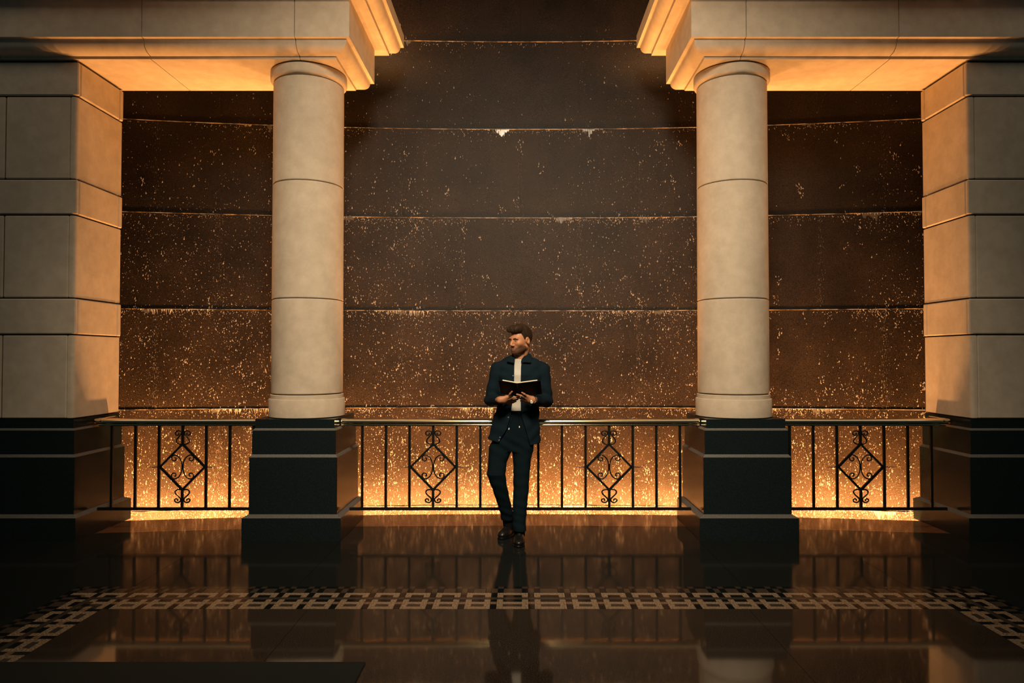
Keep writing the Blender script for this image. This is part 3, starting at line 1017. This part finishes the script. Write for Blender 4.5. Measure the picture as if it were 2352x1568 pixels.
hlo, hhi = HC - .16, HC + .17
hair = nets('hair', d_hair, hlo, hhi, .0028, HAIRM, man); hair['label'] = 'short brown hair swept up in front'
nets('eyebrows', d_brow, hlo, hhi, .002, HAIRM, man)
for s in (-1, 1):
    e = nets('eye', lambda p, s=s: s_ell(hl(p), (s * .032, .0785, -.001), (.0115, .0115, .0115)), hw((s * .032, .0785, -.001)) - .016, hw((s * .032, .0785, -.001)) + .016, .0015, EYEW, man)
    nets('iris', lambda p, s=s: s_ell(hl(p), (s * .032 - .001, .0865, -.001), (.0058, .0045, .0058)), hw((s * .032, .0865, -.001)) - .010, hw((s * .032, .0865, -.001)) + .010, .001, EYED, e)


# ---- clothes
def wrinkle(p, s, f): return s * (np.sin(p[:, 2] * f + 3 * np.sin(p[:, 0] * 14 + p[:, 1] * 9)) + .6 * np.sin(p[:, 2] * f * .53 + p[:, 0] * 26))


def d_leg_fold(p): return wrinkle(p, .0016, 70) * np.clip((.95 - p[:, 2]) * 2, .3, 1) + .0025 * np.sin(p[:, 2] * 95 + p[:, 0] * 30) * np.exp(-((p[:, 2] - .22) / .10) ** 2) \
    + .004 * np.sin(p[:, 2] * 60 + p[:, 0] * 40) * np.exp(-((p[:, 2] - .80) / .07) ** 2)


def d_trousers(p):
    d = smin(s_loft(p, LEGL), s_loft(p, LEGR), .006)
    d = smin(d, s_loft(p, HIPS), .02) + d_leg_fold(p)
    return d


for k, (a, b) in enumerate(((M(1166, 1180, 5.90), M(1168, 1212, 5.925)), (M(1193, 1205, 5.74), M(1193, 1226, 5.745)))):
    nets('sock', lambda p, a=a, b=b: s_cone(p, a, b, .047, .045), np.minimum(a, b) - .06, np.maximum(a, b) + .06, .004, SOCK, man)
nets('trousers', d_trousers, (-.36, 5.62, .02), (.30, 6.02, 1.12), .0042, TROUS, man)['label'] = 'dark drawstring trousers'
ZT = M(1188, 944, 5.76)[2]


def d_tee(p):
    d = smin(s_loft(p, grow([t for t in TORSO if t[0] > ZT - .10], -.012, -.010)), s_cone(p, SHL, SHR, .045, .045), .03)
    d = d + wrinkle(p, .0018, 60)
    d = np.maximum(d, ZT - p[:, 2])
    d = smin(d, s_cone(p, NB + np.array((0, .0, -.06)), NB + np.array((0, -.004, .03)), .072, .066), .02)
    zf = M(1189, 825.5, 5.775)[2]
    return smax(d, p[:, 2] - zf - .45 * (p[:, 1] - 5.775) - 1.6 * (p[:, 0] - NB[0]) ** 2, .004)


nets('t_shirt', d_tee, (-.30, 5.65, 1.0), (.28, 6.02, 1.62), .0042, TEE, man)['label'] = 'white crew neck t-shirt'


def edge_x(p, pts, Y=5.75):
    q = np.array([M(x, y, Y) for x, y in pts]); o = np.argsort(q[:, 2])
    return np.interp(p[:, 2], q[o, 2], q[o, 0])


EA = [(826, 1181.5), (870, 1181), (900, 1180.5), (925, 1176.5), (943, 1174), (960, 1172), (985, 1164), (1010, 1149), (1030, 1140)]
EB = [(826, 1197), (870, 1196), (900, 1195.5), (943, 1196.3), (960, 1199), (985, 1207), (1020, 1217), (1030, 1219)]
EA = [(x, y) for y, x in EA]; EB = [(x, y) for y, x in EB]
CUL, CUR = M(1150, 918, 5.635), M(1225, 918, 5.635)


def d_shirt(p):
    d = s_loft(p, TORSO, 2.4)
    sh = smin(s_cone(p, NB + np.array((-.035, .0, -.006)), SHL, .060, .060), s_cone(p, NB + np.array((.035, .0, -.006)), SHR, .060, .060), .02)
    d = smin(d, sh, .025)
    fold = wrinkle(p, .0022, 55)
    sl = 9.0
    for a, b, c in ((SHL, ELL, CUL), (SHR, ELR, CUR)):
        arm = smin(s_cone(p, a, b, .064, .055), s_cone(p, b, c, .055, .040), .02)
        cd = (c - b) / np.linalg.norm(c - b)
        arm = np.maximum(arm, (p - c) @ cd)                       # flat cuff
        sl = np.minimum(sl, arm + .0035 * np.sin((p[:, 2] * 80 + p[:, 0] * 45)) * np.exp(-(np.linalg.norm(p - b, axis=1) / .09) ** 2))
    d = smin(d, sl, .012) + fold
    inner = d + .011
    xa, xb = edge_x(p, EA), edge_x(p, EB)
    cut = np.maximum(np.maximum(xa - p[:, 0], p[:, 0] - xb), p[:, 1] - 5.86)
    neck = s_cone(p, NB + np.array((0, -.012, .10)), NB + np.array((0, -.014, .0)), .070, .064)
    hem = np.interp(p[:, 0], [M(1115, 1, 5.8)[0], M(1125, 1, 5.8)[0], M(1150, 1, 5.8)[0], M(1210, 1, 5.8)[0], M(1240, 1, 5.8)[0]],
                    [M(1, 1008, 5.76)[2], M(1, 1011, 5.76)[2], M(1, 1017, 5.76)[2], M(1, 1023, 5.76)[2], M(1, 1020, 5.76)[2]])
    d = np.maximum(d, hem - p[:, 2])
    d = np.maximum(d, -inner)
    d = smax(d, -neck, .004)
    return np.maximum(d, -cut)


nets('overshirt', d_shirt, (-.37, 5.58, .80), (.36, 6.04, 1.62), .0040, SHIRT, man)['label'] = 'open navy overshirt'


def plate(name, pts, n, th, mat, parent):
    """a thin shaped plate from an outline (world points) and a thickness along n"""
    n = np.asarray(n, float); n = n / np.linalg.norm(n)
    m = len(pts)
    v = [np.asarray(p) + n * th / 2 for p in pts] + [np.asarray(p) - n * th / 2 for p in pts]
    f = [tuple(range(m)), tuple(range(2 * m - 1, m - 1, -1))] + [(i, m + i, m + (i + 1) % m, (i + 1) % m) for i in range(m)]
    o = py_obj(name, v, f, mat, parent)
    bm = bmesh.new(); bm.from_mesh(o.data); bmesh.ops.recalc_face_normals(bm, faces=bm.faces[:])
    bmesh.ops.bevel(bm, geom=bm.edges[:], offset=.0012, segments=1, affect='EDGES'); bm.to_mesh(o.data); bm.free()
    return o


# collar: a stand round the neck that falls into two points
def d_collar(p):
    q = p - NB
    ax = np.array((0, .20, 1.0)); ax /= np.linalg.norm(ax)
    t = q @ ax; rr = np.linalg.norm((q - t[:, None] * ax) * np.array((1, .95, 1)), axis=1)
    d = np.maximum(np.abs(rr - (.071 - .22 * (t - .0))) - .0035, np.maximum(-.012 - t, t - .050 - .10 * q[:, 1]))
    x0 = edge_x(p, [(1176, 808), (1184, 828)], 5.77); x1 = edge_x(p, [(1213, 808), (1196, 827)], 5.77)
    cut = np.maximum(np.maximum(x0 - p[:, 0], p[:, 0] - x1), p[:, 1] - 5.845)
    return np.maximum(d, -cut)


col_ = nets('collar', d_collar, NB - .13, NB + np.array((.13, .13, .12)), .003, SHIRT, man)
Yc_ = 5.755
for pts in ([(1178, 813, 5.80), (1182.5, 823, 5.765), (1181, 834, 5.745), (1164, 830, 5.765), (1170, 818, 5.805)],
            [(1212.5, 806, 5.82), (1197.5, 826, 5.762), (1196.5, 831, 5.750), (1219.5, 833, 5.765), (1222, 818, 5.82)]):
    P_ = [M(*q) for q in pts]
    nrm = np.cross(P_[1] - P_[0], P_[3] - P_[0])
    plate('collar_point', P_, nrm, .006, SHIRT, man)


def surf_y(fn, px, py, y0=5.60, y1=5.9, out=0.0):
    ys = np.linspace(y0, y1, 240)
    P_ = np.array([M(px, py, y) for y in ys]); d = fn(P_)
    k = np.argmax(d < 0)
    return M(px, py, ys[k] - out)


def disc(name, c, n, r, th, mat, parent, seg=14):
    n = np.asarray(n, float); n = n / np.linalg.norm(n)
    a = np.cross(n, (0, 0, 1.0)); a /= np.linalg.norm(a); b = np.cross(n, a)
    v = []
    for o_, rr in ((0, r), (th * .7, r), (th, r * .8)):
        v += [c + n * o_ + (a * math.cos(2 * PI * k / seg) + b * math.sin(2 * PI * k / seg)) * rr for k in range(seg)]
    f = [tuple(range(seg))[::-1], tuple(range(2 * seg, 3 * seg))] + [(j * seg + k, j * seg + (k + 1) % seg, (j + 1) * seg + (k + 1) % seg, (j + 1) * seg + k) for j in (0, 1) for k in range(seg)]
    return py_obj(name, v, f, mat, parent)


for (x, y) in ((1178.5, 862.5), (1167.5, 958), (1148.5, 1004), (1146.3, 1010.5)):
    c = surf_y(d_shirt, x, y); disc('button', c, (0, -1, 0), .0048, .0025, BUTTON, man)
for (a, b) in (((1182, 946), (1168.6, 985)), ((1190, 946), (1193.2, 980.5))):
    P_ = [surf_y(d_trousers, a[0] + (b[0] - a[0]) * t, a[1] + (b[1] - a[1]) * t, out=.003) for t in (0, .25, .5, .75, .93)]
    v, f = tube_geo(P_, .0022, 6); cd = py_obj('drawstring', v, f, TROUS, man, True)
    e0 = P_[-1]; e1 = surf_y(d_trousers, b[0], b[1] + 1.5, out=.004)
    v, f = tube_geo([e0, e1], .0042, 8); py_obj('cord_tip', v, f, TIP, cd)['label'] = 'white cord tip'


# ---- shoes
def shoe(name, toe, heel, ankle, roll=0):
    toe = np.array((*toe, 0.)); heel = np.array((*heel, 0.))
    fx = toe - heel; L = np.linalg.norm(fx); fx /= L; sx_ = np.array((fx[1], -fx[0], 0))
    R = np.stack([fx, sx_, np.array((0, 0, 1.))], 1)

    def loc(p): return (p - heel) @ R

    def upper(p):
        q = loc(p)
        d = s_ell(q, (L - .075, 0, .030), (.078, .049, .036))
        d = smin(d, s_ell(q, (L * .48, .0, .040), (.095, .040, .046)), .03)
        d = smin(d, s_ell(q, (.050, 0, .040), (.052, .037, .050)), .03)
        an = (np.asarray(ankle) - heel) @ R
        d = smin(d, s_cone(q, (.065, 0, .06), an, .042, .040), .025)
        d = np.maximum(d, .012 - q[:, 2])
        for k in range(3):                    # toe cap seam and laced front
            pass
        d = d + .0016 * (np.abs(q[:, 0] - (L - .085)) < .0022)
        return d

    def sole(p):
        q = loc(p)
        s1 = s_ell(q * np.array((1, 1, .12)), (L - .085, .002, 0), (.090, .051, .05))
        s2 = s_ell(q * np.array((1, 1, .12)), (.055, 0, 0), (.060, .039, .05))
        w = smin(s1, s2, .06)
        return np.maximum(w, np.maximum(-q[:, 2] + .0012, q[:, 2] - .018))
    c = (toe + heel) / 2
    lo, hi = c - np.array((.24, .24, .005)), c + np.array((.24, .24, .20))
    o = nets(name, upper, lo, hi, .0035, LEATH, man)
    nets('sole', sole, lo, hi, .003, LEATH, o)
    for k in range(4):
        t = L * .46 + k * .020
        P_ = []
        for s in np.linspace(-.018, .018, 5):
            z = np.linspace(.14, .02, 120); pts = heel + np.stack([np.full(120, t), np.full(120, s), z], 1) @ R.T
            kk = np.argmax(upper(pts) < 0); P_.append(pts[kk] + np.array((0, 0, .001)))
        v, f = tube_geo(P_, .0025, 5); py_obj('lace', v, f, LEATH, o, True)
    return o


shoe('shoe', (M(1191.5, 1, 5.53)[0], 5.545), (M(1194, 1, 5.8)[0], 5.835), M(1193, 1205, 5.745))
shoe('shoe', (M(1150, 1, 5.80)[0], 5.790), (M(1176, 1, 5.98)[0], 5.995), M(1168, 1195, 5.915))

# ---- watch on his left wrist
wd = (WRR - ELR); wd /= np.linalg.norm(wd)
wc = WRR - wd * .004


def ring(name, c, axis, r0, tube, wide, mat, parent, seg=28):
    axis = np.asarray(axis); a = np.cross(axis, (0, 0, 1.)); a /= np.linalg.norm(a); b = np.cross(axis, a)
    v, f = [], []
    for k in range(seg):
        t = 2 * PI * k / seg; rad = a * math.cos(t) + b * math.sin(t)
        for (dr, dw) in ((-tube, -wide), (tube, -wide), (tube, wide), (-tube, wide)):
            v.append(c + rad * (r0 + dr) + axis * dw)
    for k in range(seg):
        for j in range(4):
            q = (j + 1) % 4; k2 = (k + 1) % seg
            f.append((k * 4 + j, k * 4 + q, k2 * 4 + q, k2 * 4 + j))
    return py_obj(name, v, f, mat, parent)


wt = ring('watch_strap', wc, wd, .0295, .0016, .0085, STEEL, man)
wt['label'] = 'gold-coloured wristwatch'
dp = M(1221.5, 922.8, WRR[1] - .026)
disc('watch_case', dp + np.array((0, .004, 0)), (.25, -1, -.1), .0165, .007, STEEL, wt, 20)
disc('watch_dial', dp + np.array((0, -.0032, 0)), (.25, -1, -.1), .0125, .0008, DIAL, wt, 20)

# ---- the open book
book = empty('book', tuple(float(x) for x in BT + down * BH), 'open black-covered book held in both hands by the man', 'book')


def slab_w(name, o, a, wa, d, ha, n, th, mat, parent, bev=.0012):
    """slab with a corner at o, edges a*wa and d*ha, and thickness th along n"""
    v = [o + a * i * wa + d * j * ha + n * k * th for k in (0, 1) for j in (0, 1) for i in (0, 1)]
    f = [(0, 1, 3, 2), (4, 6, 7, 5), (0, 4, 5, 1), (2, 3, 7, 6), (0, 2, 6, 4), (1, 5, 7, 3)]
    ob = py_obj(name, v, f, mat, parent)
    bm = bmesh.new(); bm.from_mesh(ob.data); bmesh.ops.recalc_face_normals(bm, faces=bm.faces[:])
    bmesh.ops.bevel(bm, geom=bm.edges[:], offset=bev, segments=1, affect='EDGES'); bm.to_mesh(ob.data); bm.free()
    return ob


for a, w, n, pw in ((aL, wL, nL, .78), (aR, wR, nR, .86)):
    slab_w('cover', BT, a, w, down, BH, -n, .004, COVER, book)
    slab_w('page_block', BT - n * .0045 + a * .003 - down * .0015, a, w * pw, down, BH - .004, -n, .010, PAPER, book, .001)['label'] = 'cream page edges'
v, f = tube_geo([BT + down * .001 + np.array((0, .0025, 0)), BT + down * (BH - .035) + np.array((0, .0025, 0))], .004, 10); py_obj('spine', v, f, COVER, book, True)
